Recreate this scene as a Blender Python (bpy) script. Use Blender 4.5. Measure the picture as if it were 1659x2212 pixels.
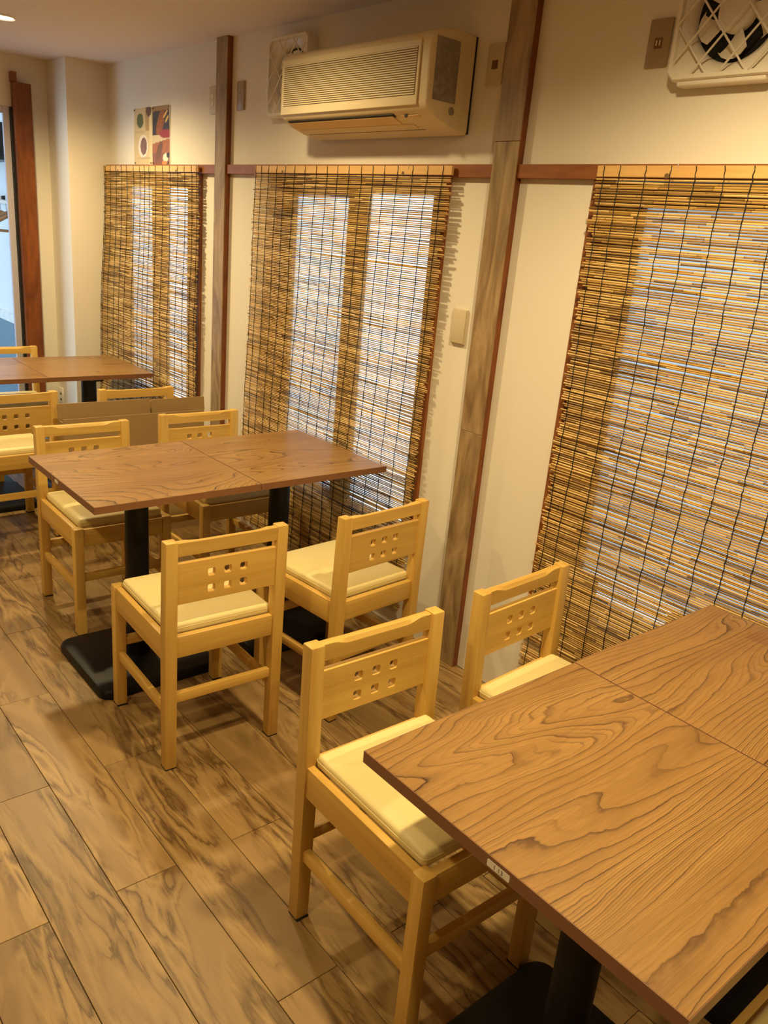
import bpy, bmesh, math, random
from mathutils import Vector, Matrix, noise

random.seed(7)
S = bpy.context.scene
for o in list(bpy.data.objects):
    bpy.data.objects.remove(o)
COL = S.collection

# ------------------------------------------------------------------ camera
cam_d = bpy.data.cameras.new('camera')
cam = bpy.data.objects.new('camera', cam_d)
COL.objects.link(cam)
cam.location = (1.0187, -2.136, 1.5874)
cam.rotation_mode = 'XYZ'
cam.rotation_euler = (1.2387, -0.0866, 0.8803)
cam_d.sensor_fit = 'VERTICAL'
cam_d.sensor_height = 24.0
cam_d.lens = 1754.5 * 24.0 / 2212.0
cam_d.clip_start = 0.02
S.camera = cam

# ------------------------------------------------------------------ world, exposure
W = bpy.data.worlds.new('World')
S.world = W
W.use_nodes = True
bg = W.node_tree.nodes['Background']
bg.inputs[0].default_value = (0.64, 0.83, 1.0, 1)
bg.inputs[1].default_value = 3.7
S.view_settings.view_transform = 'Standard'
S.view_settings.look = 'None'
S.view_settings.gamma = 1.0
S.view_settings.use_curve_mapping = False
S.view_settings.exposure = 0.16

LAMP_POWER = 102.0
LAMP_COLOR = (1.0, 0.755, 0.38)
# ceiling downlights: (x, y); the first is the one in view; aisle and camera-side ones are unseen added fill
LAMPS = [(-3.50, -0.81), (-1.72, -0.82), (0.08, -0.82), (-3.52, -2.5), (-1.72, -2.5), (0.08, -2.5), (1.7, -1.6)]
CEIL = 2.382

# ------------------------------------------------------------------ material helpers
def new_mat(name):
    m = bpy.data.materials.new(name)
    m.use_nodes = True
    nt = m.node_tree
    b = nt.nodes['Principled BSDF']
    return m, nt, b

def plain(name, col, rough=0.5, metal=0.0, spec=0.5, bump=0.0, bscale=200.0, var=0.0, vscale=3.0):
    m, nt, b = new_mat(name)
    b.inputs['Base Color'].default_value = (*col, 1)
    b.inputs['Roughness'].default_value = rough
    b.inputs['Metallic'].default_value = metal
    b.inputs['Specular IOR Level'].default_value = spec
    tc = nt.nodes.new('ShaderNodeTexCoord')
    if var > 0:
        n = nt.nodes.new('ShaderNodeTexNoise'); n.inputs['Scale'].default_value = vscale; n.inputs['Detail'].default_value = 3
        nt.links.new(tc.outputs['Object'], n.inputs['Vector'])
        mr = nt.nodes.new('ShaderNodeMapRange'); mr.inputs[1].default_value = .3; mr.inputs[2].default_value = .7
        mr.inputs[3].default_value = 1 - var; mr.inputs[4].default_value = 1 + var * .5
        nt.links.new(n.outputs['Fac'], mr.inputs[0])
        mx = nt.nodes.new('ShaderNodeVectorMath'); mx.operation = 'SCALE'; mx.inputs[0].default_value = col
        nt.links.new(mr.outputs[0], mx.inputs['Scale'])
        nt.links.new(mx.outputs[0], b.inputs['Base Color'])
    if bump > 0:
        n2 = nt.nodes.new('ShaderNodeTexNoise'); n2.inputs['Scale'].default_value = bscale; n2.inputs['Detail'].default_value = 2
        nt.links.new(tc.outputs['Object'], n2.inputs['Vector'])
        bp = nt.nodes.new('ShaderNodeBump'); bp.inputs['Strength'].default_value = bump; bp.inputs['Distance'].default_value = .002
        nt.links.new(n2.outputs['Fac'], bp.inputs['Height'])
        nt.links.new(bp.outputs[0], b.inputs['Normal'])
    return m

def ramp(nt, stops, interp='LINEAR'):
    r = nt.nodes.new('ShaderNodeValToRGB'); r.color_ramp.interpolation = interp
    e = r.color_ramp.elements
    while len(e) > 1: e.remove(e[-1])
    e[0].position = stops[0][0]; e[0].color = (*stops[0][1], 1)
    for p, c in stops[1:]:
        k = e.new(p); k.color = (*c, 1)
    return r

def math_n(nt, op, a, b=None, c=None):
    n = nt.nodes.new('ShaderNodeMath'); n.operation = op
    for i, v in enumerate((a, b, c)):
        if v is None: continue
        if isinstance(v, (int, float)): n.inputs[i].default_value = v
        else: nt.links.new(v, n.inputs[i])
    return n.outputs[0]

def mixc(nt, fac, a, b, mode='MIX'):
    n = nt.nodes.new('ShaderNodeMix'); n.data_type = 'RGBA'; n.blend_type = mode
    for sock, v in ((n.inputs[0], fac), (n.inputs[6], a), (n.inputs[7], b)):
        if isinstance(v, (int, float)): sock.default_value = v
        elif isinstance(v, tuple): sock.default_value = (*v, 1)
        else: nt.links.new(v, sock)
    return n.outputs[2]

def scaled_coord(nt, scale, offs_random=True):
    """object coordinates, stretched, shifted by a random amount for each object"""
    tc = nt.nodes.new('ShaderNodeTexCoord')
    mp = nt.nodes.new('ShaderNodeVectorMath'); mp.operation = 'MULTIPLY'; mp.inputs[1].default_value = scale
    nt.links.new(tc.outputs['Object'], mp.inputs[0])
    if not offs_random: return mp.outputs[0]
    oi = nt.nodes.new('ShaderNodeObjectInfo')
    cb = nt.nodes.new('ShaderNodeCombineXYZ')
    nt.links.new(math_n(nt, 'MULTIPLY', oi.outputs['Random'], 37.0), cb.inputs[0])
    nt.links.new(math_n(nt, 'MULTIPLY', oi.outputs['Random'], 91.0), cb.inputs[1])
    nt.links.new(math_n(nt, 'MULTIPLY', oi.outputs['Random'], 53.0), cb.inputs[2])
    ad = nt.nodes.new('ShaderNodeVectorMath'); ad.operation = 'ADD'
    nt.links.new(mp.outputs[0], ad.inputs[0]); nt.links.new(cb.outputs[0], ad.inputs[1])
    return ad.outputs[0]

def noise_n(nt, vec, scale=1.0, detail=2.0, rough=.5, dist=0.0):
    n = nt.nodes.new('ShaderNodeTexNoise')
    n.inputs['Scale'].default_value = scale; n.inputs['Detail'].default_value = detail
    n.inputs['Roughness'].default_value = rough; n.inputs['Distortion'].default_value = dist
    nt.links.new(vec, n.inputs['Vector'])
    return n.outputs['Fac']

def pale_wood(name, axis, light, dark, rough=.45):
    """fine straight grain along one axis"""
    m, nt, b = new_mat(name)
    sc = [26, 26, 26]; sc[axis] = 1.6
    v = scaled_coord(nt, sc)
    f = noise_n(nt, v, 1.0, 4, .6, .6)
    sc2 = [120, 120, 120]; sc2[axis] = 5
    v2 = scaled_coord(nt, sc2)
    f2 = noise_n(nt, v2, 1.0, 2, .5)
    tone = math_n(nt, 'ADD', math_n(nt, 'MULTIPLY', f, .75), math_n(nt, 'MULTIPLY', f2, .25))
    r = ramp(nt, [(.30, dark), (.46, tuple((a + b2) / 2 for a, b2 in zip(light, dark))), (.62, light)])
    nt.links.new(tone, r.inputs[0])
    oi = nt.nodes.new('ShaderNodeObjectInfo')
    k = math_n(nt, 'MULTIPLY_ADD', oi.outputs['Random'], .20, .88)
    vm = nt.nodes.new('ShaderNodeVectorMath'); vm.operation = 'SCALE'
    nt.links.new(r.outputs[0], vm.inputs[0]); nt.links.new(k, vm.inputs['Scale'])
    nt.links.new(vm.outputs[0], b.inputs['Base Color'])
    b.inputs['Roughness'].default_value = rough
    bp = nt.nodes.new('ShaderNodeBump'); bp.inputs['Strength'].default_value = .08; bp.inputs['Distance'].default_value = .001
    nt.links.new(f2, bp.inputs['Height']); nt.links.new(bp.outputs[0], b.inputs['Normal'])
    return m

def tabletop_mat(name):
    """laminate with cathedral grain: contour lines of a field stretched along y"""
    m, nt, b = new_mat(name)
    tc = nt.nodes.new('ShaderNodeTexCoord')
    sx = nt.nodes.new('ShaderNodeSeparateXYZ'); nt.links.new(tc.outputs['Object'], sx.inputs[0])
    n1 = noise_n(nt, scaled_coord(nt, (3.5, .62, 1)), 1.0, 1.8, .45, .3)
    n2 = noise_n(nt, scaled_coord(nt, (24, 11, 1)), 1.0, 3, .6, .4)
    h = math_n(nt, 'ADD', math_n(nt, 'MULTIPLY', sx.outputs[0], 38.0), math_n(nt, 'MULTIPLY', n1, 36.0))
    h = math_n(nt, 'ADD', h, math_n(nt, 'MULTIPLY', n2, .62))
    fr = math_n(nt, 'FRACT', h)
    line = ramp(nt, [(0.0, (1, 1, 1)), (.045, (.75, .75, .75)), (.13, (.30, .30, .30)), (.36, (.09, .09, .09)), (.7, (0, 0, 0)), (.97, (.06, .06, .06)), (1.0, (1, 1, 1))])
    nt.links.new(fr, line.inputs[0])
    cbn = nt.nodes.new('ShaderNodeCombineXYZ'); nt.links.new(math_n(nt, 'FLOOR', h), cbn.inputs[0])
    wn = nt.nodes.new('ShaderNodeTexWhiteNoise'); nt.links.new(cbn.outputs[0], wn.inputs['Vector'])
    sn = noise_n(nt, scaled_coord(nt, (9, 2.6, 1)), 1.0, 2)
    st = math_n(nt, 'MULTIPLY', math_n(nt, 'MULTIPLY_ADD', wn.outputs['Value'], .7, .4), math_n(nt, 'MULTIPLY_ADD', sn, 1.9, .05))
    lf = math_n(nt, 'MULTIPLY', line.outputs[0], st)
    fr2 = math_n(nt, 'FRACT', math_n(nt, 'MULTIPLY', h, 3.0))
    line2 = ramp(nt, [(0.0, (.72, .72, .72)), (.16, (.16, .16, .16)), (.8, (0, 0, 0)), (1.0, (.72, .72, .72))])
    nt.links.new(fr2, line2.inputs[0])
    smr = nt.nodes.new('ShaderNodeMapRange'); smr.inputs[1].default_value = .42; smr.inputs[2].default_value = .60
    nt.links.new(noise_n(nt, scaled_coord(nt, (6.5, 1.2, 1)), 1.0, 2), smr.inputs[0])
    lf = math_n(nt, 'MAXIMUM', lf, math_n(nt, 'MULTIPLY', line2.outputs[0], smr.outputs[0]))
    lf = math_n(nt, 'MINIMUM', lf, 1.0)
    pores = noise_n(nt, scaled_coord(nt, (420, 16, 1)), 1.0, 2)
    pm = nt.nodes.new('ShaderNodeMapRange'); pm.inputs[1].default_value = .35; pm.inputs[2].default_value = .7; pm.inputs[3].default_value = .86; pm.inputs[4].default_value = 1.06
    nt.links.new(pores, pm.inputs[0])
    basen = ramp(nt, [(.3, (.270, .143, .044)), (.5, (.360, .200, .064)), (.7, (.445, .260, .088))])
    nt.links.new(noise_n(nt, scaled_coord(nt, (7, 1.1, 1)), 1.0, 3), basen.inputs[0])
    vm = nt.nodes.new('ShaderNodeVectorMath'); vm.operation = 'SCALE'
    nt.links.new(basen.outputs[0], vm.inputs[0]); nt.links.new(pm.outputs[0], vm.inputs['Scale'])
    c = mixc(nt, lf, vm.outputs[0], (.048, .019, .008))
    nt.links.new(c, b.inputs['Base Color'])
    b.inputs['Roughness'].default_value = .34
    b.inputs['Specular IOR Level'].default_value = .5
    bp = nt.nodes.new('ShaderNodeBump'); bp.inputs['Strength'].default_value = .06; bp.inputs['Distance'].default_value = .001
    nt.links.new(pores, bp.inputs['Height']); nt.links.new(bp.outputs[0], b.inputs['Normal'])
    return m

def plank_mat(name):
    """olive-like vinyl plank: tan ground with ribbons of lighter gold and brown veins; grain along x"""
    m, nt, b = new_mat(name)
    nA = noise_n(nt, scaled_coord(nt, (1.15, 5.2, 1)), 1.0, 2.0, .5, 1.4)
    nB = noise_n(nt, scaled_coord(nt, (4.5, 30, 1)), 1.0, 4, .6, 1.2)
    t = math_n(nt, 'ADD', math_n(nt, 'MULTIPLY', nA, .80), math_n(nt, 'MULTIPLY', nB, .20))
    tan, gold, brown, mid = (.275, .172, .064), (.385, .252, .095), (.105, .054, .016), (.205, .121, .042)
    busy = ramp(nt, [(.28, mid), (.37, tan), (.405, mid), (.42, brown), (.435, mid), (.475, gold), (.505, tan), (.525, mid), (.538, brown), (.55, tan), (.59, gold), (.64, mid), (.655, brown), (.675, tan)])
    quiet = ramp(nt, [(.30, mid), (.45, tan), (.52, (.315, .200, .078)), (.60, tan), (.72, mid)])
    nt.links.new(t, busy.inputs[0]); nt.links.new(t, quiet.inputs[0])
    mask = nt.nodes.new('ShaderNodeMapRange'); mask.inputs[1].default_value = .42; mask.inputs[2].default_value = .56; mask.inputs[3].default_value = .08; mask.inputs[4].default_value = 1.0
    nt.links.new(noise_n(nt, scaled_coord(nt, (1.3, 8, 1)), 1.0, 2, .5, .5), mask.inputs[0])
    c = mixc(nt, mask.outputs[0], quiet.outputs[0], busy.outputs[0])
    oi = nt.nodes.new('ShaderNodeObjectInfo')
    k = math_n(nt, 'MULTIPLY_ADD', oi.outputs['Random'], .30, .82)
    vm = nt.nodes.new('ShaderNodeVectorMath'); vm.operation = 'SCALE'
    nt.links.new(c, vm.inputs[0]); nt.links.new(k, vm.inputs['Scale'])
    nt.links.new(vm.outputs[0], b.inputs['Base Color'])
    b.inputs['Roughness'].default_value = .40
    b.inputs['Specular IOR Level'].default_value = .45
    return m

def figured_wood(name, light, dark, axis=2, rough=.5):
    """vinyl cladding with a soft smoky figure"""
    m, nt, b = new_mat(name)
    sc = [14, 14, 14]; sc[axis] = 3.0
    n0 = noise_n(nt, scaled_coord(nt, sc), 1.0, 3, .55, 1.6)
    sc2 = [60, 60, 60]; sc2[axis] = 4
    n1 = noise_n(nt, scaled_coord(nt, sc2), 1.0, 2)
    t = math_n(nt, 'ADD', math_n(nt, 'MULTIPLY', n0, .8), math_n(nt, 'MULTIPLY', n1, .2))
    r = ramp(nt, [(.34, dark), (.5, tuple((a + c) / 2 for a, c in zip(light, dark))), (.64, light)])
    nt.links.new(t, r.inputs[0]); nt.links.new(r.outputs[0], b.inputs['Base Color'])
    b.inputs['Roughness'].default_value = rough
    return m

def reed_mat(name):
    m, nt, b = new_mat(name)
    oi = nt.nodes.new('ShaderNodeObjectInfo')
    tc = nt.nodes.new('ShaderNodeTexCoord')
    sp = nt.nodes.new('ShaderNodeSeparateXYZ'); nt.links.new(tc.outputs['Object'], sp.inputs[0])
    # stepped tone along the reed: shorter pieces laid end to end
    x = math_n(nt, 'ADD', math_n(nt, 'MULTIPLY', sp.outputs[0], 6.2), math_n(nt, 'MULTIPLY', oi.outputs['Random'], 77.0))
    seg = math_n(nt, 'FLOOR', x)
    cb = nt.nodes.new('ShaderNodeCombineXYZ'); nt.links.new(seg, cb.inputs[0]); nt.links.new(math_n(nt, 'MULTIPLY', oi.outputs['Random'], 311.0), cb.inputs[1])
    wn = nt.nodes.new('ShaderNodeTexWhiteNoise'); wn.noise_dimensions = '3D'; nt.links.new(cb.outputs[0], wn.inputs['Vector'])
    fine = noise_n(nt, scaled_coord(nt, (14, 300, 300)), 1.0, 3, .6)
    t = math_n(nt, 'ADD', math_n(nt, 'MULTIPLY', wn.outputs['Value'], .74), math_n(nt, 'MULTIPLY', fine, .42))
    r = ramp(nt, [(.14, (.13, .062, .018)), (.28, (.34, .20, .060)), (.42, (.50, .31, .10)), (.62, (.68, .43, .12)), (.9, (.90, .66, .28))])
    nt.links.new(t, r.inputs[0])
    joint = math_n(nt, 'FRACT', x)
    jr = ramp(nt, [(0, (1, 1, 1)), (.035, (0, 0, 0)), (1, (0, 0, 0))])
    nt.links.new(joint, jr.inputs[0])
    c = mixc(nt, math_n(nt, 'MULTIPLY', jr.outputs[0], .6), r.outputs[0], (.08, .035, .015))
    nt.links.new(c, b.inputs['Base Color'])
    b.inputs['Roughness'].default_value = .4
    b.inputs['Specular IOR Level'].default_value = .4
    tr = nt.nodes.new('ShaderNodeBsdfTranslucent'); nt.links.new(c, tr.inputs[0])
    ms = nt.nodes.new('ShaderNodeMixShader'); ms.inputs[0].default_value = .27
    nt.links.new(b.outputs[0], ms.inputs[1]); nt.links.new(tr.outputs[0], ms.inputs[2])
    nt.links.new(ms.outputs[0], nt.nodes['Material Output'].inputs[0])
    return m

def frosted(name, col, clear=0.0):
    """window glass: diffuse transmission with a share of straight-through light"""
    m, nt, b = new_mat(name)
    tr = nt.nodes.new('ShaderNodeBsdfTranslucent'); tr.inputs[0].default_value = (*col, 1)
    tp = nt.nodes.new('ShaderNodeBsdfTransparent'); tp.inputs[0].default_value = (.92, .95, .96, 1)
    gl = nt.nodes.new('ShaderNodeBsdfGlossy'); gl.inputs['Roughness'].default_value = .25
    m1 = nt.nodes.new('ShaderNodeMixShader'); m1.inputs[0].default_value = clear
    nt.links.new(tr.outputs[0], m1.inputs[1]); nt.links.new(tp.outputs[0], m1.inputs[2])
    m2 = nt.nodes.new('ShaderNodeMixShader'); m2.inputs[0].default_value = .05
    nt.links.new(m1.outputs[0], m2.inputs[1]); nt.links.new(gl.outputs[0], m2.inputs[2])
    nt.links.new(m2.outputs[0], nt.nodes['Material Output'].inputs[0])
    return m

def clear_plastic(name, gloss=.18, rough=.06, bump=0.0, tint=(1, 1, 1)):
    m, nt, b = new_mat(name)
    tp = nt.nodes.new('ShaderNodeBsdfTransparent'); tp.inputs[0].default_value = (*tint, 1)
    gl = nt.nodes.new('ShaderNodeBsdfGlossy'); gl.inputs['Roughness'].default_value = rough
    ms = nt.nodes.new('ShaderNodeMixShader'); ms.inputs[0].default_value = gloss
    nt.links.new(tp.outputs[0], ms.inputs[1]); nt.links.new(gl.outputs[0], ms.inputs[2])
    if bump:
        tc = nt.nodes.new('ShaderNodeTexCoord')
        n = noise_n(nt, tc.outputs['Object'], 22.0, 2, .5, 1.2)
        bp = nt.nodes.new('ShaderNodeBump'); bp.inputs['Strength'].default_value = bump; bp.inputs['Distance'].default_value = .02
        nt.links.new(n, bp.inputs['Height']); nt.links.new(bp.outputs[0], gl.inputs['Normal'])
    nt.links.new(ms.outputs[0], nt.nodes['Material Output'].inputs[0])
    return m

def vcol_mat(name, rough=.45):
    m, nt, b = new_mat(name)
    a = nt.nodes.new('ShaderNodeVertexColor'); a.layer_name = 'Print'
    nt.links.new(a.outputs[0], b.inputs['Base Color'])
    b.inputs['Roughness'].default_value = rough
    return m

def glow(name, col, strength):
    m, nt, b = new_mat(name)
    e = nt.nodes.new('ShaderNodeEmission'); e.inputs[0].default_value = (*col, 1); e.inputs[1].default_value = strength
    nt.links.new(e.outputs[0], nt.nodes['Material Output'].inputs[0])
    return m

CW_L, CW_D = (.70, .455, .110), (.53, .305, .060)
MAT = dict(
    wall=plain('wall_plaster', (.82, .775, .665), .85, bump=.06, bscale=120, var=.03, vscale=1.5),
    unseen_wall_dark=figured_wood('bounce_damping_wall', (.30, .20, .11), (.20, .12, .06), 2, .6),  # invented dark finish on the unseen walls, added to cut bounce light
    ceiling=plain('ceiling_paint', (.74, .68, .69), .9),
    sub=plain('subfloor', (.05, .035, .02), .9),
    plank=plank_mat('vinyl_plank'),
    chair_x=pale_wood('chair_wood_x', 0, CW_L, CW_D), chair_y=pale_wood('chair_wood_y', 1, CW_L, CW_D), chair_z=pale_wood('chair_wood_z', 2, CW_L, CW_D),
    cushion=plain('cushion_vinyl', (.78, .665, .31), .40, bump=.08, bscale=500),
    felt=plain('black_felt', (.01, .01, .01), .9),
    top=tabletop_mat('tabletop_laminate'),
    edge=plain('table_edge', (.23, .105, .050), .45, var=.08, vscale=8),
    iron=plain('black_iron', (.004, .004, .005), .45, spec=.3, bump=.05, bscale=300),
    sticker=plain('paper_sticker', (.82, .78, .66), .6),
    ink=plain('ink', (.12, .11, .10), .7),
    orange=figured_wood('orange_timber', (.25, .070, .010), (.13, .033, .005), 2, .42),
    orange_x=figured_wood('orange_timber_rail', (.33, .115, .030), (.22, .07, .016), 0, .45),
    clad=figured_wood('smoky_cladding', (.43, .30, .150), (.20, .125, .055), 2, .5),
    batten=pale_wood('batten_wood', 0, (.82, .52, .20), (.66, .38, .12), .5),
    reed=reed_mat('reed'),
    cord=plain('black_cord', (.014, .013, .012), .8),
    sash=plain('window_sash', (.16, .10, .05), .5),
    casing=figured_wood('casing_timber', (.30, .10, .022), (.20, .06, .012), 2, .45),
    pane_hazy=frosted('frosted_glass_hazy', (.50, .51, .52), .05),
    pane=frosted('frosted_glass', (.66, .70, .74), .12),
    pane_bright=frosted('frosted_glass_bright', (.82, .86, .90), .2),
    ac=plain('aged_white_plastic', (.74, .63, .40), .42),
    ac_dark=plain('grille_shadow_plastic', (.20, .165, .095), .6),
    ac_flap=plain('louver_plastic', (.74, .54, .27), .45),
    ac_black=plain('dark_gap_plastic', (.02, .02, .018), .7),
    foil=plain('grey_label_sheet', (.30, .27, .22), .5, var=.25, vscale=60),
    fan=plain('fan_plastic', (.82, .77, .66), .30),
    fan_dark=plain('fan_duct', (.006, .006, .006), .8),
    wrap=clear_plastic('plastic_wrap', .055, .10, 1.0),
    acrylic=clear_plastic('clear_acrylic', .04, .15, 0, (1, .985, .985)),
    plate=plain('beige_plate', (.62, .54, .36), .4),
    plate_dark=plain('bronze_plate', (.36, .27, .15), .35),
    socket=plain('socket_brown', (.17, .08, .03), .5),
    ivory=plain('ivory_plastic', (.78, .70, .50), .4),
    white=plain('white_plastic', (.85, .85, .82), .4),
    print=vcol_mat('printed_paper'),
    pin=plain('pin_brown', (.16, .10, .04), .5),
    card=plain('cardboard', (.36, .24, .10), .85, var=.06, vscale=4),
    tape=plain('cardboard_tape', (.26, .17, .07), .5),
    vwall=plain('entrance_wall', (.72, .80, .86), .8),
    vdado=plain('blue_grey_dado', (.14, .24, .33), .6),
    vstripe=plain('pale_marble', (.80, .88, .90), .4, var=.15, vscale=25),
    metal=plain('door_metal', (.56, .54, .62), .4, metal=.2),
    dark=plain('dark_plastic', (.015, .016, .018), .4),
    mat_blue=plain('blue_mat', (.055, .12, .19), .85, bump=.3, bscale=400),
    hanger=plain('hanger_wood', (.30, .18, .09), .45),
    ground=plain('pavement', (.55, .55, .53), .9),
    lamp=glow('lamp_lens', (1.0, .90, .68), 30.0),
    trimw=plain('lamp_trim', (.85, .82, .76), .4),
    bundle=plain('brown_bundle', (.10, .06, .03), .9),
    cable=plain('grey_cable', (.35, .38, .42), .6),
)

# ------------------------------------------------------------------ mesh helpers
def link(o, parent=None):
    COL.objects.link(o)
    if parent is not None: o.parent = parent
    return o

def smooth(me, angle=35):
    for p in me.polygons: p.use_smooth = True
    try:
        me.set_sharp_from_angle(angle=math.radians(angle))
    except Exception:
        pass

def mesh_from(bm, mat, name='m', sm=True):
    me = bpy.data.meshes.new(name)
    bmesh.ops.recalc_face_normals(bm, faces=bm.faces)
    bm.to_mesh(me); bm.free()
    if mat is not None: me.materials.append(mat)
    if sm: smooth(me)
    return me

def obj(name, me, parent=None, loc=(0, 0, 0), rot=(0, 0, 0), label=None):
    o = bpy.data.objects.new(name, me)
    o.location = loc; o.rotation_euler = rot
    link(o, parent)
    if label: o['label'] = label
    return o

def bm_box(bm, x0, x1, y0, y1, z0, z1, bevel=0.0, seg=2):
    r = bmesh.ops.create_cube(bm, size=1.0)
    vs = r['verts']
    for v in vs:
        v.co = Vector(((x0 + x1) / 2 + v.co.x * (x1 - x0), (y0 + y1) / 2 + v.co.y * (y1 - y0), (z0 + z1) / 2 + v.co.z * (z1 - z0)))
    if bevel > 0:
        es = list({e for v in vs for e in v.link_edges})
        bmesh.ops.bevel(bm, geom=es, offset=bevel, offset_type='OFFSET', segments=seg, profile=.5, affect='EDGES', clamp_overlap=True)

def box(name, mat, x0, x1, y0, y1, z0, z1, parent=None, bevel=0.0, seg=2, loc=(0, 0, 0), label=None):
    bm = bmesh.new(); bm_box(bm, x0, x1, y0, y1, z0, z1, bevel, seg)
    return obj(name, mesh_from(bm, mat, name), parent, loc, label=label)

def bm_cyl(bm, c, r0, r1, h, axis='z', n=32, cap=True):
    res = bmesh.ops.create_cone(bm, cap_ends=cap, segments=n, radius1=r0, radius2=r1, depth=h)
    M = Matrix.Translation(Vector(c))
    if axis == 'y': M = M @ Matrix.Rotation(math.radians(90), 4, 'X')
    if axis == 'x': M = M @ Matrix.Rotation(math.radians(90), 4, 'Y')
    bmesh.ops.transform(bm, matrix=M, verts=res['verts'])

def cyl(name, mat, c, r0, r1, h, axis='z', n=32, parent=None):
    bm = bmesh.new(); bm_cyl(bm, c, r0, r1, h, axis, n)
    return obj(name, mesh_from(bm, mat, name), parent)

def bm_tube(bm, pts, r, n=6):
    """tube along a polyline"""
    rings = []
    up = Vector((0, 0, 1))
    for i, p in enumerate(pts):
        p = Vector(p)
        a = Vector(pts[max(i - 1, 0)]); c = Vector(pts[min(i + 1, len(pts) - 1)])
        t = (c - a).normalized()
        s = t.cross(up)
        if s.length < 1e-3: s = t.cross(Vector((0, 1, 0)))
        s.normalize(); u = s.cross(t).normalized()
        rr = r[i] if isinstance(r, (list, tuple)) else r
        rings.append([bm.verts.new(p + s * rr * math.cos(2 * math.pi * k / n) + u * rr * math.sin(2 * math.pi * k / n)) for k in range(n)])
    for a, c in zip(rings, rings[1:]):
        for k in range(n):
            bm.faces.new((a[k], a[(k + 1) % n], c[(k + 1) % n], c[k]))
    bm.faces.new(rings[0][::-1]); bm.faces.new(rings[-1])

def tube(name, mat, pts, r, n=6, parent=None):
    bm = bmesh.new(); bm_tube(bm, pts, r, n)
    return obj(name, mesh_from(bm, mat, name), parent)

def bm_extrude_profile(bm, prof, x0, x1):
    """closed (y,z) profile swept along x"""
    a = [bm.verts.new((x0, y, z)) for y, z in prof]
    c = [bm.verts.new((x1, y, z)) for y, z in prof]
    n = len(prof)
    for k in range(n): bm.faces.new((a[k], a[(k + 1) % n], c[(k + 1) % n], c[k]))
    bm.faces.new(a[::-1]); bm.faces.new(c)

def plate_with_holes(outer, holes, thick, bevel=0.0):
    """flat plate in the xy plane (curve fill), returns mesh"""
    cu = bpy.data.curves.new('plate', 'CURVE'); cu.dimensions = '2D'; cu.fill_mode = 'BOTH'
    cu.extrude = thick / 2 - bevel; cu.bevel_depth = bevel; cu.bevel_resolution = 1
    for loop in [outer] + holes:
        sp = cu.splines.new('POLY'); sp.points.add(len(loop) - 1)
        for p, (x, y) in zip(sp.points, loop): p.co = (x, y, 0, 1)
        sp.use_cyclic_u = True
    o = bpy.data.objects.new('plate', cu); COL.objects.link(o)
    dg = bpy.context.evaluated_depsgraph_get()
    me = bpy.data.meshes.new_from_object(o.evaluated_get(dg))
    bpy.data.objects.remove(o); bpy.data.curves.remove(cu)
    return me

def round_rect(cx, cy, w, h, r, n=4):
    pts = []
    for sx, sy, a0 in ((1, 1, 0), (-1, 1, 90), (-1, -1, 180), (1, -1, 270)):
        for k in range(n + 1):
            a = math.radians(a0 + 90 * k / n)
            pts.append((cx + sx * (w / 2 - r) + r * math.cos(a), cy + sy * (h / 2 - r) + r * math.sin(a)))
    return pts

def empty(name, loc=(0, 0, 0), rz=0.0, parent=None):
    o = bpy.data.objects.new(name, None); o.empty_display_size = .1
    o.location = loc; o.rotation_euler = (0, 0, rz)
    return link(o, parent)

def tag(o, label=None, cat=None, group=None, kind=None):
    if label: o['label'] = label
    if cat: o['category'] = cat
    if group: o['group'] = group
    if kind: o['kind'] = kind
    return o

def copy_tree(o, parent=None):
    c = o.copy(); COL.objects.link(c); c.parent = parent
    for ch in o.children:
        copy_tree(ch, c)
    return c

def structure(o, label=None):
    o['kind'] = 'structure'
    if label: o['label'] = label
    return o

def text_mesh(body, size, mat, extrude=.0003):
    cu = bpy.data.curves.new('t', 'FONT'); cu.body = body; cu.size = size; cu.extrude = extrude
    cu.align_x = 'CENTER'; cu.align_y = 'CENTER'
    o = bpy.data.objects.new('t', cu); COL.objects.link(o)
    dg = bpy.context.evaluated_depsgraph_get()
    me = bpy.data.meshes.new_from_object(o.evaluated_get(dg))
    bpy.data.objects.remove(o); bpy.data.curves.remove(cu)
    me.materials.clear(); me.materials.append(mat)
    return me

# ================================================================== the room
XR, YF = 2.4, -3.7          # unseen right and front walls
XE = -4.27                  # pier face at the far end
XD = -4.60                  # plane of the doorway wall
# windows: (casing x0, x1, z0, z1), glass rectangles, pane material
WIN = [
    dict(x0=-4.12, x1=-3.055, z0=.42, z1=1.79, glass=[(-4.05, -3.73, .50, 1.715, 'pane'), (-3.54, -3.283, .50, 1.72, 'pane_bright')]),
    dict(x0=-2.33, x1=-1.215, z0=.36, z1=1.79, glass=[(-2.248, -1.846, .44, 1.713, 'pane'), (-1.718, -1.334, .44, 1.73, 'pane_bright')]),
    dict(x0=-.598, x1=.70, z0=.40, z1=1.79, glass=[(-.439, .27, .59, 1.724, 'pane_hazy'), (.36, .62, .59, 1.724, 'pane_hazy')]),
]
# back wall with three openings, one mesh
bm = bmesh.new()
T = .14
bm_box(bm, XE - .4, XR, 0, T, 1.79, CEIL)                       # above the windows
xs = [XE - .4]
for w in WIN: xs += [w['x0'], w['x1']]
xs.append(XR)
for i in range(0, len(xs), 2):
    bm_box(bm, xs[i], xs[i + 1], 0, T, 0, 1.79)
for w in WIN:
    bm_box(bm, w['x0'], w['x1'], 0, T, 0, w['z0'])
structure(obj('wall_back', mesh_from(bm, MAT['wall'], 'wall_back', False)), 'long cream plaster wall with three windows behind reed blinds')
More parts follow.
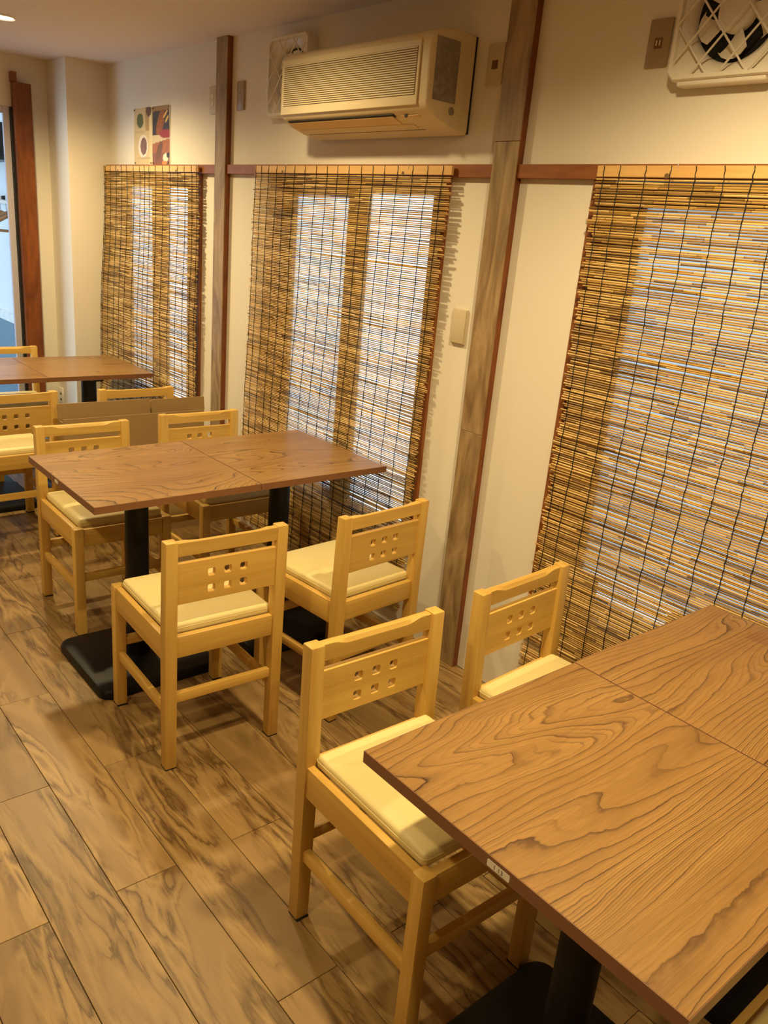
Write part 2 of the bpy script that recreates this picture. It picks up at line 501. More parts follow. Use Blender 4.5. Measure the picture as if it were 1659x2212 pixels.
# far pier and doorway wall
structure(box('wall_left', MAT['wall'], XD - .02, XE, -.25, 0, 0, CEIL), 'cream plaster pier in the far corner')
bm = bmesh.new()
bm_box(bm, XD - .1, XD, -.452, -.25, 0, CEIL)
bm_box(bm, XD - .1, XD, -1.45, -.452, 2.10, CEIL)
bm_box(bm, XD - .1, XD, YF, -1.45, 0, CEIL)
structure(obj('wall_far', mesh_from(bm, MAT['wall'], 'wall_far', False)), 'cream wall around the doorway at the far end')
structure(box('wall_right', MAT['unseen_wall_dark'], XR, XR + .1, YF, T, 0, CEIL))
structure(box('wall_front', MAT['unseen_wall_dark'], XD, XR, YF - .1, YF, 0, CEIL))
structure(box('ceiling', MAT['ceiling'], XD - 2.6, XR + .1, YF - .1, T, CEIL, CEIL + .06), 'plain beige ceiling')

# floor: subfloor with one object for each vinyl plank
fl = structure(box('floor', MAT['sub'], XD, XR, YF, T, -.06, -.004), 'tan wood-look vinyl plank floor')
PW, PL = .1605, .966
bm = bmesh.new(); bm_box(bm, 0, PL - .0016, 0, PW - .0016, -.004, 0, .0008, 1)
plank_me = mesh_from(bm, MAT['plank'], 'plank', False)
row = 0
y = -1.690 - 12 * PW
k = -12
while y < 0:
    off = -.053 if k % 2 == 0 else -.537
    if y + PW > YF:
        n0 = math.floor((XD - off) / PL); x = off + n0 * PL
        while x < XR:
            # cut the boards that meet the walls
            xa, xb = max(x, XD + .001), min(x + PL, XR - .001)
            ya, yb = max(y, YF + .001), min(y + PW, -.0005)
            if xb - xa > .02 and yb - ya > .01:
                if xa == x and xb == x + PL and ya == y and yb == y + PW:
                    obj('plank', plank_me, fl, (x, y, 0))
                else:
                    bm = bmesh.new(); bm_box(bm, xa - x, xb - x - .0016, ya - y, yb - y - .0016, -.004, 0, .0008, 1)
                    obj('plank', mesh_from(bm, MAT['plank'], 'plank', False), fl, (x, y, 0))
            x += PL
    y += PW; k += 1

# timber posts against the back wall (trim_1, trim_2) with cladding boards on the front
def post(n, x0, x1, seams, label):
    r = empty('trim_%d' % n, ((x0 + x1) / 2, 0, 0)); structure(r, label)
    cx = (x0 + x1) / 2; hw = (x1 - x0) / 2
    box('timber_post', MAT['orange'], -hw + .002, hw - .0005, -.0265, -.0001, 0, CEIL, r, .001, 1)
    zs = [0.0] + seams + [CEIL]
    for a, b in zip(zs, zs[1:]):
        box('cladding_board', MAT['clad'], -hw, hw, -.031, -.0265, a + .0006, b - .0006, r, .0008, 1)
post(1, -2.879, -2.776, [], 'narrow post with smoky wood cladding left of the air conditioner')
post(2, -1.002, -.895, [.935, 1.896], 'post with smoky wood cladding between the two nearer windows')
# picture rail in three runs
for n, (x0, x1) in enumerate(((XE + .001, -2.880), (-2.775, -1.003), (-.894, XR))):
    bm = bmesh.new(); bm_box(bm, x0, x1, -.022, -.0001, 1.787, 1.829, .0012, 1)
    structure(obj('trim_%d' % (n + 3), mesh_from(bm, MAT['orange_x'], 'rail')), 'orange brown timber rail above the windows')

# windows
for n, w in enumerate(WIN):
    r = structure(empty('window_%d' % (n + 1), ((w['x0'] + w['x1']) / 2, 0, w['z0'])), 'sliding window behind a reed blind')
    ox, oz = (w['x0'] + w['x1']) / 2, w['z0']
    def wb(name, mat, x0, x1, y0, y1, z0, z1):
        return box(name, MAT[mat], x0 - ox, x1 - ox, y0, y1, z0 - oz, z1 - oz, r, .001, 1)
    c = .022
    wb('casing', 'casing', w['x0'], w['x0'] + c, -.012, .10, w['z0'], w['z1'] - .003)
    wb('casing', 'casing', w['x1'] - c, w['x1'], -.012, .10, w['z0'], w['z1'] - .003)
    wb('sill', 'casing', w['x0'] + c, w['x1'] - c, -.012, .10, w['z0'], w['z0'] + .03)
    g = w['glass']
    zt = w['z1'] - .003
    zb = w['z0'] + .03
    # sash stiles and rails around the glass
    edges = [w['x0'] + c, g[0][0], g[0][1], g[1][0], g[1][1], w['x1'] - c]
    for a, b in ((0, 1), (2, 3), (4, 5)):
        wb('sash_stile', 'sash', edges[a], edges[b], .03, .07, zb, zt)
    for gi in g:
        wb('sash_rail', 'sash', gi[0], gi[1], .03, .07, gi[3], zt)
        if n < 2:
            wb('sash_rail', 'sash', gi[0], gi[1], .03, .07, zb, gi[2])
            wb('pane', gi[4], gi[0], gi[1], .048, .053, gi[2], gi[3])
        else:
            wb('sash_rail', 'sash', gi[0], gi[1], .03, .07, zb, zb + .07)
            wb('pane', gi[4], gi[0], gi[1], .048, .053, gi[2], gi[3])
            wb('pane', 'pane_bright', gi[0], gi[1], .048, .053, zb + .07, gi[2])

# outside: pavement strip seen only as light through the glass
structure(box('ground', MAT['ground'], -12, 6, T, 8, -.2, -.15), 'pavement outside the windows')

# ------------------------------------------------------------------ doorway and entrance beyond it
d1 = structure(empty('door_1', (XD, -.95, 0)), 'open doorway to the daylit entrance')
box('door_post', MAT['orange'], .0, .06, .488, .590, 0, 2.235, d1, .003, 1)
box('post_cap', MAT['casing'], -.005, .05, .483, .512, 2.236, 2.29, d1, .001, 1)
box('door_frame', MAT['dark'], -.02, .02, .474, .487, 0, 2.10, d1, .001, 1)
box('metal_jamb', MAT['metal'], -.02, .005, .435, .473, 0, 2.10, d1, .002, 1)
box('door_lintel', MAT['metal'], -.02, .005, -.50, .434, 2.06, 2.10, d1, .002, 1)
EX = XD - 2.4
structure(box('wall_entrance', MAT['vwall'], EX, XD - .1, -.33, -.25, 0, CEIL), 'pale entrance wall with hanger rail')
bm = bmesh.new(); bm_box(bm, EX, XD - .1, -.338, -.331, 0, .735)
structure(obj('trim_6', mesh_from(bm, MAT['vdado'], 'dado')), 'blue grey dado in the entrance')
bm = bmesh.new(); bm_box(bm, EX, XD - .1, -.345, -.331, .736, .80, .002, 1)
structure(obj('trim_7', mesh_from(bm, MAT['vstripe'], 'stripe')), 'pale marbled strip above the dado')
structure(box('wall_entrance_baffle', MAT['vwall'], XD - .5, XD - .1, -2.7, -2.6, 0, CEIL))  # unseen wall added to hold back daylight spilling into the dining room
structure(box('wall_entrance_end', MAT['vwall'], EX - .1, EX, -2.6, -.25, 0, CEIL))
structure(box('floor_entrance', MAT['vdado'], EX, XD, -2.6, -.25, -.06, -.003), 'blue grey entrance floor')
# hanging rail, hangers, wall box
hr = empty('hanger_rail', (-5.0, -.40, 1.555))
tag(hr, 'white bar for coats on the pale entrance wall', 'clothes rail')
tube('bar', MAT['white'], [(-.55, 0, 0), (.42, 0, 0)], .014, 10, hr)
for x in (-.5, .38):
    tube('bracket', MAT['white'], [(x, 0, 0), (x, .06, 0)], .008, 8, hr)
for k in range(9):
    bm = bmesh.new(); bm_cyl(bm, (-.5 + k * .105, -.005, .028), .014, .010, .022, 'y', 12)
    obj('hook_knob', mesh_from(bm, MAT['white'] if k % 2 else MAT['dark'], 'knob'), hr)
def hanger(x, yaw, label):
    r = empty('coat_hanger', (x, -.40, 1.54), yaw)
    tag(r, label, 'hanger', 'wooden coat hangers in the entrance')
    tube('hook', MAT['metal'], [(0, 0, -.05), (0, -.019, -.022), (0, -.019, .008), (0, -.008, .018), (0, .008, .018), (0, .019, .006)], .0022, 6, r)
    pts = []
    for k in range(13):
        t = -1 + k / 6
        pts.append((t * .2, 0, -.05 - .125 * abs(t) ** 1.25))
    tube('shoulder', MAT['hanger'], pts, [.008 + .005 * (1 - abs(-1 + k / 6)) for k in range(13)], 8, r)
    tube('trouser_bar', MAT['hanger'], [(-.17, 0, -.165), (.17, 0, -.165)], .005, 6, r)
hanger(-5.16, 1.15, 'wooden coat hanger at the left end of the hanger rail')
hanger(-5.02, .95, 'wooden coat hanger in the middle of the hanger rail')
hanger(-4.87, 1.05, 'wooden coat hanger closest to the metal door jamb')
ws = empty('wall_shelf', (-5.1, -.40, 1.83)); tag(ws, 'dark wall shelf above the coat hangers in the entrance', 'shelf')
box('board', MAT['dark'], -.4, .22, -.14, .069, -.02, .005, ws, .002, 1)
box('side_panel', MAT['dark'], .20, .22, -.14, .069, .006, .20, ws, .002, 1)
bl = box('storage_box', MAT['white'], -.10, .06, -.04, .06, 0, .075, None, .006, 2, (-5.12, -.42, 1.836)); tag(bl, 'small white box on the dark entrance shelf', 'box')
b2 = box('folded_cloth', MAT['mat_blue'], -.07, .05, -.045, .045, 0, .03, None, .012, 3, (-5.13, -.42, 1.912)); tag(b2, 'dark blue folded cloth on top of the white box', 'cloth')
cb = tube('cable', MAT['cable'], [(-4.82, -.345, 1.82), (-4.83, -.345, 1.76), (-4.80, -.346, 1.69), (-4.85, -.347, 1.635), (-4.92, -.347, 1.64), (-4.99, -.346, 1.70), (-5.06, -.345, 1.74)], .004, 6)
tag(cb, 'thin grey cable looping down the entrance wall', 'cable')
mt = box('floor_mat', MAT['mat_blue'], -.45, .36, -.38, .38, 0, .008, None, .003, 1, (-3.90, -1.17, 0)); tag(mt, 'dark blue mat on the floor under the farthest table', 'mat')
# outlet low on the pier
ol = empty('wall_outlet', (-4.555, -.25, .34)); tag(ol, 'white wall outlet low on the far pier', 'outlet')
box('plate', MAT['white'], -.035, .035, -.008, -.0003, -.06, .06, ol, .002, 2)
for z in (-.02, .02): box('socket', MAT['dark'], -.011, .011, -.0095, -.008, z - .007, z + .007, ol)

# ------------------------------------------------------------------ ceiling downlights
def downlight(x, y, label, watt):
    r = empty('downlight', (x, y, CEIL)); tag(r, label, 'ceiling light', 'warm ceiling downlights')
    bm = bmesh.new()
    prof = [(.050, -.001), (.062, -.001), (.064, -.006), (.058, -.010), (.049, -.006)]
    n = 36
    rings = [[bm.verts.new((rr * math.cos(2 * math.pi * k / n), rr * math.sin(2 * math.pi * k / n), z)) for k in range(n)] for rr, z in prof]
    for a, b in zip(rings, rings[1:] + rings[:1]):
        for k in range(n): bm.faces.new((a[k], a[(k + 1) % n], b[(k + 1) % n], b[k]))
    obj('trim_ring', mesh_from(bm, MAT['trimw'], 'ring'), r)
    bm = bmesh.new(); bmesh.ops.create_circle(bm, cap_ends=True, segments=32, radius=.049)
    for v in bm.verts: v.co.z = -.003
    obj('lens', mesh_from(bm, MAT['lamp'], 'lens'), r)
    ld = bpy.data.lights.new('downlight_bulb', 'SPOT')
    ld.energy = LAMP_POWER * watt; ld.color = LAMP_COLOR
    ld.spot_size = math.radians(157); ld.spot_blend = .70; ld.shadow_soft_size = .045
    lo = bpy.data.objects.new('bulb', ld); lo.location = (0, 0, -.016); link(lo, r)
LAMP_LABELS = ['round ceiling downlight glowing at the far left, cut by the picture edge', 'ceiling downlight above the middle table', 'ceiling downlight above the front table by the reed blind',
               'unseen fill downlight added over the aisle beside the farthest table', 'unseen fill downlight added over the aisle beside the middle table',
               'unseen fill downlight added over the aisle beside the front table', 'unseen fill downlight added above the camera side of the room']
for i, (x, y) in enumerate(LAMPS):
    downlight(x, y, LAMP_LABELS[i], (1.15, .66, 1.14, .55, .55, .55, .55)[i])

# ================================================================== chairs
CWd, CDp, LG, CH, RK = .3861, .4401, .036, .7376, .006
def make_chair():
    r = empty('dining_chair')
    hw = CWd / 2; u0 = -CDp / 2
    # back posts: straight to the seat, then a slight rake
    for s in (-1, 1):
        y0, y1 = (s * hw, s * (hw - LG)) if s < 0 else (hw - LG, hw)
        bm = bmesh.new()
        lev = [(.003, 0), (.44, 0), (CH, -RK)]
        rings = []
        for z, dx in lev:
            rings.append([bm.verts.new((u0 + dx + a, b, z)) for a, b in ((0, y0), (LG, y0), (LG, y1), (0, y1))])
        for a, b in zip(rings, rings[1:]):
            for k in range(4): bm.faces.new((a[k], a[(k + 1) % 4], b[(k + 1) % 4], b[k]))
        bm.faces.new(rings[0][::-1]); bm.faces.new(rings[-1])
        ed = [e for e in bm.edges if not (abs(e.verts[0].co.z - .44) < 1e-4 and abs(e.verts[1].co.z - .44) < 1e-4)]
        bmesh.ops.bevel(bm, geom=ed, offset=.0035, offset_type='OFFSET', segments=2, profile=.5, affect='EDGES', clamp_overlap=True)
        p = obj('back_post', mesh_from(bm, MAT['chair_z'], 'back_post'), r)
        box('foot_pad', MAT['felt'], u0 + .001, u0 + LG + .003, y0 + .001, y1 - .001, 0, .0029, p)
        f = box('front_leg', MAT['chair_z'], -u0 - LG, -u0, y0, y1, .003, .441, r, .0035, 2)
        box('foot_pad', MAT['felt'], -u0 - LG - .002, -u0 - .001, y0 + .001, y1 - .001, 0, .0029, f)
    yi = hw - LG
    # top rail with a scooped front edge
    bm = bmesh.new()
    N = 28; rings = []
    for i in range(N + 1):
        t = -1 + 2 * i / N; yy = t * (yi + .006)
        a = max(0.0, min(1.0, (.80 - abs(t)) / .28)); a = a * a * (3 - 2 * a)
        db, df = .001 * a, .0105 * a
        xb, xf = u0 + .004 - RK, u0 + .026 - RK
        rings.append([bm.verts.new(q) for q in ((xb, yy, .693), (xf, yy, .693), (xf, yy, .733 - df), (xf - .007, yy, .734 - df * .25), (xb + .003, yy, .7345 - db), (xb, yy, .7325 - db))])
    for a, b in zip(rings, rings[1:]):
        m = len(a)
        for k in range(m): bm.faces.new((a[k], a[(k + 1) % m], b[(k + 1) % m], b[k]))
    bm.faces.new(rings[0][::-1]); bm.faces.new(rings[-1])
    obj('top_rail', mesh_from(bm, MAT['chair_y'], 'top_rail'), r)
    # back panel with six square holes
    holes = [round_rect(hx, hz, .0255, .0255, .0065) for hx in (-.0515, 0, .0515) for hz in (.578 - .606, .628 - .606)]
    me = plate_with_holes([(-yi - .004, -.061), (yi + .004, -.061), (yi + .004, .061), (-yi - .004, .061)], holes, .018, .0014)
    me.transform(Matrix(((0, 0, 1, u0 + .016 - RK * .6), (1, 0, 0, 0), (0, 1, 0, .606), (0, 0, 0, 1))))
    me.materials.clear(); me.materials.append(MAT['chair_y']); smooth(me, 30)
    obj('back_panel', me, r)
    # aprons
    box('apron', MAT['chair_y'], u0 + .006, u0 + .028, -yi, yi, .372, .4405, r, .0025, 2)
    box('apron', MAT['chair_y'], -u0 - .028, -u0 - .006, -yi, yi, .366, .436, r, .0025, 2)
    for s in (-1, 1):
        y0, y1 = sorted((s * (hw - .004), s * (hw - .025)))
        box('apron', MAT['chair_x'], u0 + LG - .001, -u0 - LG + .001, y0, y1, .360, .4395, r, .0025, 2)
        y0, y1 = sorted((s * (hw - .008), s * (hw - .028)))
        box('stretcher', MAT['chair_x'], u0 + LG - .001, -u0 - LG + .001, y0, y1, .176, .206, r, .003, 2)
    for x0 in (u0 + .009, -u0 - .029):
        box('stretcher', MAT['chair_y'], x0, x0 + .020, -yi - .001, yi + .001, .221, .252, r, .003, 2)
    # cushion: rounded, slightly domed pad with a seam line
    bm = bmesh.new()
    bm_box(bm, u0 + .033, -u0 - .031, -hw + .0265, hw - .0265, .430, .466, .0125, 4)
    bmesh.ops.subdivide_edges(bm, edges=[e for e in bm.edges if e.calc_length() > .1], cuts=7, use_grid_fill=True)
    for v in bm.verts:
        if v.co.z > .455:
            fx = 1 - (v.co.x / (CDp / 2 - .03)) ** 4; fy = 1 - (v.co.y / (hw - .026)) ** 4
            v.co.z += .0045 * max(0, fx) * max(0, fy)
    cu = obj('cushion', mesh_from(bm, MAT['cushion'], 'cushion'), r)
    pts = [(x, y, .4535) for x, y in round_rect(.001, 0, CDp - .0635, CWd - .0525, .013, 4)]
    tube('seam', MAT['cushion'], pts + [pts[0]], .0011, 4, cu)
    return r

def chair_at(src, x, y, th, face, label, first=False):
    c = src if first else copy_tree(src)
    lx, ly = face * CDp / 2, CWd / 2
    c.location = (x + math.cos(th) * lx - math.sin(th) * ly, y + math.sin(th) * lx + math.cos(th) * ly, 0)
    c.rotation_euler = (0, 0, th + (math.pi if face < 0 else 0))
    return tag(c, label, 'chair', 'pale wood dining chairs')
CH0 = make_chair()
chairs = [
    (-.899, -1.2293, -.0425, -1, 'pale wood chair on the aisle, its back to us, at the middle table'),
    (-.8436, -.6632, .077, -1, 'pale wood chair beside the reed blind, its back to us, at the middle table'),
    (-.2471, -1.218, -.0202, 1, 'nearest pale wood chair, its cushion tucked under the front table corner'),
    (-.2538, -.6854, .0619, 1, 'pale wood chair by the wall, behind the front table'),
    (-2.2795, -1.1405, -.0123, 1, 'pale wood chair facing us on the aisle side of the middle table'),
    (-2.3178, -.5912, -.0123, 1, 'pale wood chair facing us on the window side of the middle table'),
    (-2.8833, -1.2194, .0313, -1, 'pale wood chair cut by the left edge, its back to us, at the farthest table'),
    (-2.8752, -.6393, -.0339, -1, 'pale wood chair mostly hidden behind the cardboard, only its top rail showing'),
    (-4.242, -.89, 0, 1, 'pale wood chair behind the farthest table, only its top rail showing'),
    (1.127, -1.215, 0, -1, 'pale wood chair cut off at the lower right corner of the picture'),
]
for i, (x, y, th, f, lab) in enumerate(chairs):
    chair_at(CH0, x, y, th, f, lab, i == 0)

# ================================================================== tables
TZ, TT = .70, .0245
def table(x0, x1, y0, y1, base, label, sticker=None, rot=0.0):
    cx, cy = (x0 + x1) / 2, (y0 + y1) / 2
    r = empty('dining_table', (cx, cy, 0), rot); tag(r, label, 'table', 'square brown laminate tables')
    hx, hy = (x1 - x0) / 2, (y1 - y0) / 2
    box('tabletop', MAT['top'], -hx + .0012, hx - .0012, -hy + .0012, hy - .0012, TZ - TT + .001, TZ, r, .0006, 1)
    bm = bmesh.new()
    zz = [TZ - TT, TZ - .0006]
    outer = [(-hx, -hy), (hx, -hy), (hx, hy), (-hx, hy)]
    inner = [(a * (1 - .0011 / hx), b * (1 - .0011 / hy)) for a, b in outer]
    V = {}
    for nme, loop in (('o', outer), ('i', inner)):
        for zi in (0, 1):
            V[nme, zi] = [bm.verts.new((a, b, zz[zi])) for a, b in loop]
    for k in range(4):
        j = (k + 1) % 4
        bm.faces.new((V['o', 0][k], V['o', 0][j], V['o', 1][j], V['o', 1][k]))
        bm.faces.new((V['i', 0][j], V['i', 0][k], V['i', 1][k], V['i', 1][j]))
        bm.faces.new((V['o', 1][k], V['o', 1][j], V['i', 1][j], V['i', 1][k]))
        bm.faces.new((V['o', 0][j], V['o', 0][k], V['i', 0][k], V['i', 0][j]))
    obj('edge_band', mesh_from(bm, MAT['edge'], 'edge_band', False), r)
    bx, by = base[0] - cx, base[1] - cy
    cyl('column', MAT['iron'], (bx, by, .35), .041, .041, .64, 'z', 40, r)
    box('top_bracket', MAT['iron'], bx - .15, bx + .15, by - .03, by + .03, TZ - TT - .012, TZ - TT - .0005, r, .003, 1)
    bm = bmesh.new()
    loop = round_rect(bx, by, .445, .445, .045, 6)
    lv = [(0, 1.0), (.022, 1.0), (.032, .975), (.034, .94)]
    rings = [[bm.verts.new((bx + (a - bx) * s, by + (b - by) * s, z)) for a, b in loop] for z, s in lv]
    for a, b in zip(rings, rings[1:]):
        for k in range(len(a)): bm.faces.new((a[k], a[(k + 1) % len(a)], b[(k + 1) % len(a)], b[k]))
    bm.faces.new(rings[0][::-1]); bm.faces.new(rings[-1])
    obj('base_plate', mesh_from(bm, MAT['iron'], 'base_plate', True), r)
    if sticker:
        sx0, sx1, z0, z1, txt = sticker
        me = plate_with_holes(round_rect(0, 0, sx1 - sx0, z1 - z0, .0022, 3), [], .0006)
        me.transform(Matrix(((1, 0, 0, (sx0 + sx1) / 2 - cx), (0, 0, -1, -hy - .0004), (0, 1, 0, (z0 + z1) / 2), (0, 0, 0, 1))))
        me.materials.clear(); me.materials.append(MAT['sticker'])
        so = obj('sticker', me, r, label='small off-white paper sticker on the table edge')
        if txt:
            tm = text_mesh(txt, .0115, MAT['ink'], .0001)
            tm.transform(Matrix(((1, 0, 0, (sx0 + sx1) / 2 - cx), (0, 0, -1, -hy - .0009), (0, 1, 0, (z0 + z1) / 2 - .0005), (0, 0, 0, 1))))
            obj('handwriting', tm, so)
    return r
table(.0813, .735, -1.309, -.6955, (.432, -1.045), 'front brown table, its aisle half, with a white sticker on the edge', (.392, .438, .6795, .6925, '1 13'))
table(.0790, .735, -.6935, -.089, (.44, -.40), 'front brown table, its half against the reed blind')
table(-1.9922, -1.356, -1.249, -.6445, (-1.57, -1.02), 'middle brown table, its aisle half', (-1.712, -1.682, .681, .693, None))
table(-1.9922, -1.356, -.6425, -.060, (-1.555, -.435), 'middle brown table, its half against the reed blind')
table(-4.05, -3.41, -1.30, -.7035, (-3.572, -1.02), 'farthest brown table, its aisle half cut by the left edge')
table(-4.05, -3.415, -.7015, -.108, (-3.575, -.43), 'farthest brown table, its half against the wall')

# clear acrylic tray at the wall end of the front table
tr = empty('acrylic_tray', (.345, -.155, TZ + .0002)); tag(tr, 'clear acrylic tray on the front table at the right edge', 'tray')
box('floor_panel', MAT['acrylic'], -.11, .11, -.045, .045, 0, .003, tr, .001, 1)
for a in ((-.11, .11, -.045, -.042), (-.11, .11, .042, .045), (-.11, -.107, -.042, .042), (.107, .11, -.042, .042)):
    box('side_panel', MAT['acrylic'], a[0], a[1], a[2], a[3], .003, .030, tr, .0008, 1)

# ================================================================== reed blinds
def make_blind(x0, x1, ztop, zbot, ybl, cords, label, seed, jit=1.0, skew=0.0, curl=0.0, fat=1.0):
    # skew: sideways drift of the lower reeds; curl: how far the lower left end stands off the wall
    rnd = random.Random(seed)
    L = x1 - x0; cx = (x0 + x1) / 2
    r = empty('reed_blind', (cx, ybl, ztop)); tag(r, label, 'blind', 'hanging reed blinds')
    box('batten', MAT['batten'], -L / 2 + .004, L / 2 - .004, -.007, .004, -.030, 0, r, .001, 1)
    for hx in (-L * .32, L * .30):
        cyl('knot', MAT['pin'], (hx, -.0072, -.026), .007, .007, .0008, 'y', 16, r)
        tube('hanging_hook', MAT['metal'], [(hx + .03, -.0075, -.012), (hx + .03, -.010, .0), (hx + .031, -.006, .006)], .0012, 6, r)
    # reed mesh variants
    NV = 14; vs = []
    for k in range(NV):
        bm = bmesh.new(); M = 11
        ph, am = rnd.uniform(0, 6.28), rnd.uniform(.0002, .0011) * jit
        ph2 = rnd.uniform(0, 6.28)
        pts = []; rad = []
        r0 = rnd.uniform(.0022, .0031) * fat; r1 = rnd.uniform(.0022, .0031) * fat
        for i in range(M):
            t = i / (M - 1)
            pts.append(((t - .5) * L, .0006 * math.sin(ph2 + 9 * t), am * math.sin(ph + 5 * t) + am * .6 * math.sin(ph2 + 13 * t)))
            rad.append(r0 + (r1 - r0) * t)
        bm_tube(bm, pts, rad, 6)
        vs.append(mesh_from(bm, MAT['reed'], 'reed', True))
        for p in vs[-1].polygons: p.use_smooth = True
    H = ztop - zbot - .034
    n = int(H / .0071)
    pitch = H / n
    z = -.034
    for i in range(n):
        d = (i + .5) / n
        zz = -.034 - (i + .5) * pitch + rnd.uniform(-.0009, .0009) * jit
        wave = .006 * math.sin(3.1 * d + seed) * d + .0035 * math.sin(11 * d + 2 * seed)
        o = obj('reed', vs[rnd.randrange(NV)], r, (rnd.uniform(-.008, .008) - skew * d, wave - curl * d / 2, zz))
        o.rotation_euler = (0, rnd.uniform(-.0012, .0012) * jit, rnd.uniform(-.003, .003) + curl * d / L)
        o.scale = (rnd.uniform(.985, 1.0) * (-1 if rnd.random() < .5 else 1), 1, 1)
        if rnd.random() < .06: o.scale[0] *= .965
    # cords zigzag down in front of the reeds and hold them
    for c in cords:
        bm = bmesh.new(); pts = []
        m = 150; drift = 0
        for i in range(m + 1):
            d = i / m
            drift += rnd.uniform(-.0016, .0016); drift *= .93
            wave = .006 * math.sin(3.1 * d + seed) * d + .0035 * math.sin(11 * d + 2 * seed)
            zz = -.0005 - (H + .036) * d
            yy = wave - .0036 - (.0010 if i % 2 else 0)
            if zz > -.031: yy = -.0083
            yy -= curl * d * (.5 - (c - cx) / L)
            pts.append((c - cx + drift - skew * d + (.0008 if i % 2 else -.0008), yy, zz))
        bm_tube(bm, pts, .00155, 4)
        obj('cord', mesh_from(bm, MAT['cord'], 'cord', False), r)
    return r
make_blind(-4.262, -3.030, 1.8215, .10, -.036, [-4.245, -4.225, -4.150, -4.066, -3.990, -3.912, -3.815, -3.730, -3.668, -3.606, -3.524, -3.437, -3.350, -3.258, -3.178, -3.101, -3.045],
           'reed blind over the farthest window, in the far corner', 3, 1.5, .012, .075, 1.12)
make_blind(-2.480, -1.172, 1.8220, .10, -.036, [-2.465, -2.417, -2.354, -2.287, -2.22, -2.146, -2.068, -1.985, -1.909, -1.835, -1.758, -1.68, -1.61, -1.54, -1.463, -1.379, -1.299, -1.218],
           'reed blind over the middle window, below the air conditioner', 5, 1.0, .058, .01)
make_blind(-.572, .74, 1.8225, .13, -.036, [-.544, -.487, -.404, -.324, -.252, -.17, -.092, -.01, .07, .15, .235, .315, .40, .48, .56, .64, .71],
           'reed blind over the nearest window, behind the front table', 8, 1.0, 0, 0, 1.15)
# two dark shapes on the sill behind the nearest blind
for k, (x, w, h, lab) in enumerate(((-.402, .052, .16, 'dark rounded bundle on the sill at the left of the nearest window'), (.01, .10, .15, 'dark rounded bundle on the sill toward the right of the nearest window'))):
    bm = bmesh.new(); bm_box(bm, -w, w, -.013, .013, 0, h, .012, 4)
    o = obj('bundle', mesh_from(bm, MAT['bundle'], 'bundle'), None, (x, .0145, .4303)); tag(o, lab, 'bundle')

# ================================================================== air conditioner
AX0, AX1 = -2.03, -1.158
ac = empty('air_conditioner', ((AX0 + AX1) / 2, 0, 2.07)); tag(ac, 'yellowed wall air conditioner above the middle window', 'air conditioner')
ax = (AX1 - AX0) / 2
prof = [(-.012, 2.224), (-.10, 2.224), (-.150, 2.217), (-.185, 2.203), (-.199, 2.190), (-.203, 2.175), (-.203, 1.995), (-.199, 1.984), (-.188, 1.974), (-.150, 1.955), (-.085, 1.935), (-.030, 1.921), (-.012, 1.921)]
bm = bmesh.new(); bm_extrude_profile(bm, [(y_, z_ - 2.07) for y_, z_ in prof], -ax, ax)
ends = [e for e in bm.edges if abs(e.verts[0].co.x - e.verts[1].co.x) < 1e-5 and min(e.verts[0].co.y, e.verts[1].co.y) < -.02]
bmesh.ops.bevel(bm, geom=ends, offset=.012, offset_type='OFFSET', segments=3, profile=.5, affect='EDGES', clamp_overlap=True)
obj('body', mesh_from(bm, MAT['ac'], 'ac_body'), ac)
box('back_plate', MAT['ac_black'], -ax + .004, ax - .003, -.0118, -.0003, -.145, .148, ac)
fp = box('front_panel', MAT['ac'], -ax + .012, ax - .045, -.2095, -.2025, -.082, .112, ac, .005, 3)
gx0, gx1, gz0, gz1 = -ax + .032, ax - .058, -.052, .090
gb = box('grille_shade_plate', MAT['ac_dark'], gx0, gx1, -.2102, -.2096, gz0, gz1, ac)  # flat plate; the shade behind the slats is put into its colour
ns = 20; pz = (gz1 - gz0) / ns
bm = bmesh.new(); bm_box(bm, gx0, gx1, -.2132, -.2103, -.0021, .0021, .0007, 1)
slat = mesh_from(bm, MAT['ac'], 'slat')
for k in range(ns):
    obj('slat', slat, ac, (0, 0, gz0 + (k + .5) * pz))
# lower lip: louver flap, air slot, sensor window
def on_slope(name, mat, x0, x1, t0, t1, lift, thick, parent):
    """thin plate lying on the sloped underside between (-.188,1.974) and (-.030,1.921)"""
    a = Vector((-.188, 1.974 - 2.07)); b = Vector((-.030, 1.921 - 2.07)); d = b - a; nrm = Vector((-.32, -.947)).normalized()
    bm = bmesh.new(); p0 = a + d * t0; p1 = a + d * t1
    bm_extrude_profile(bm, [tuple(p0 + nrm * lift), tuple(p1 + nrm * lift), tuple(p1 + nrm * (lift + thick)), tuple(p0 + nrm * (lift + thick))], x0, x1)
    return obj(name, mesh_from(bm, mat, name, False), parent)
on_slope('air_slot', MAT['ac_black'], -ax + .03, ax - .19, .03, .14, .0030, .0022, ac)
on_slope('louver_flap', MAT['ac_flap'], -ax + .035, ax - .20, .09, .40, .0045, .0035, ac)
on_slope('lower_louver', MAT['ac'], -ax + .035, ax - .15, .43, .60, .004, .003, ac)
on_slope('air_slot', MAT['ac_black'], -ax + .035, ax - .13, .62, .70, .0022, .0018, ac)
on_slope('sensor_window', MAT['ac_flap'], ax - .16, ax - .07, .10, .34, .0035, .0016, ac)
cyl('indicator', MAT['ac_black'], (ax - .13, -.176, -.107), .006, .006, .004, 'y', 12, ac)
box('label_sheet', MAT['foil'], ax - .0005, ax + .0012, -.183, -.080, -.064, .120, ac, label='grey wrinkled sheet on the end of the air conditioner')
cyl('round_emblem', MAT['foil'], (ax + .0008, -.093, -.087), .0125, .0125, .0025, 'x', 24, ac)

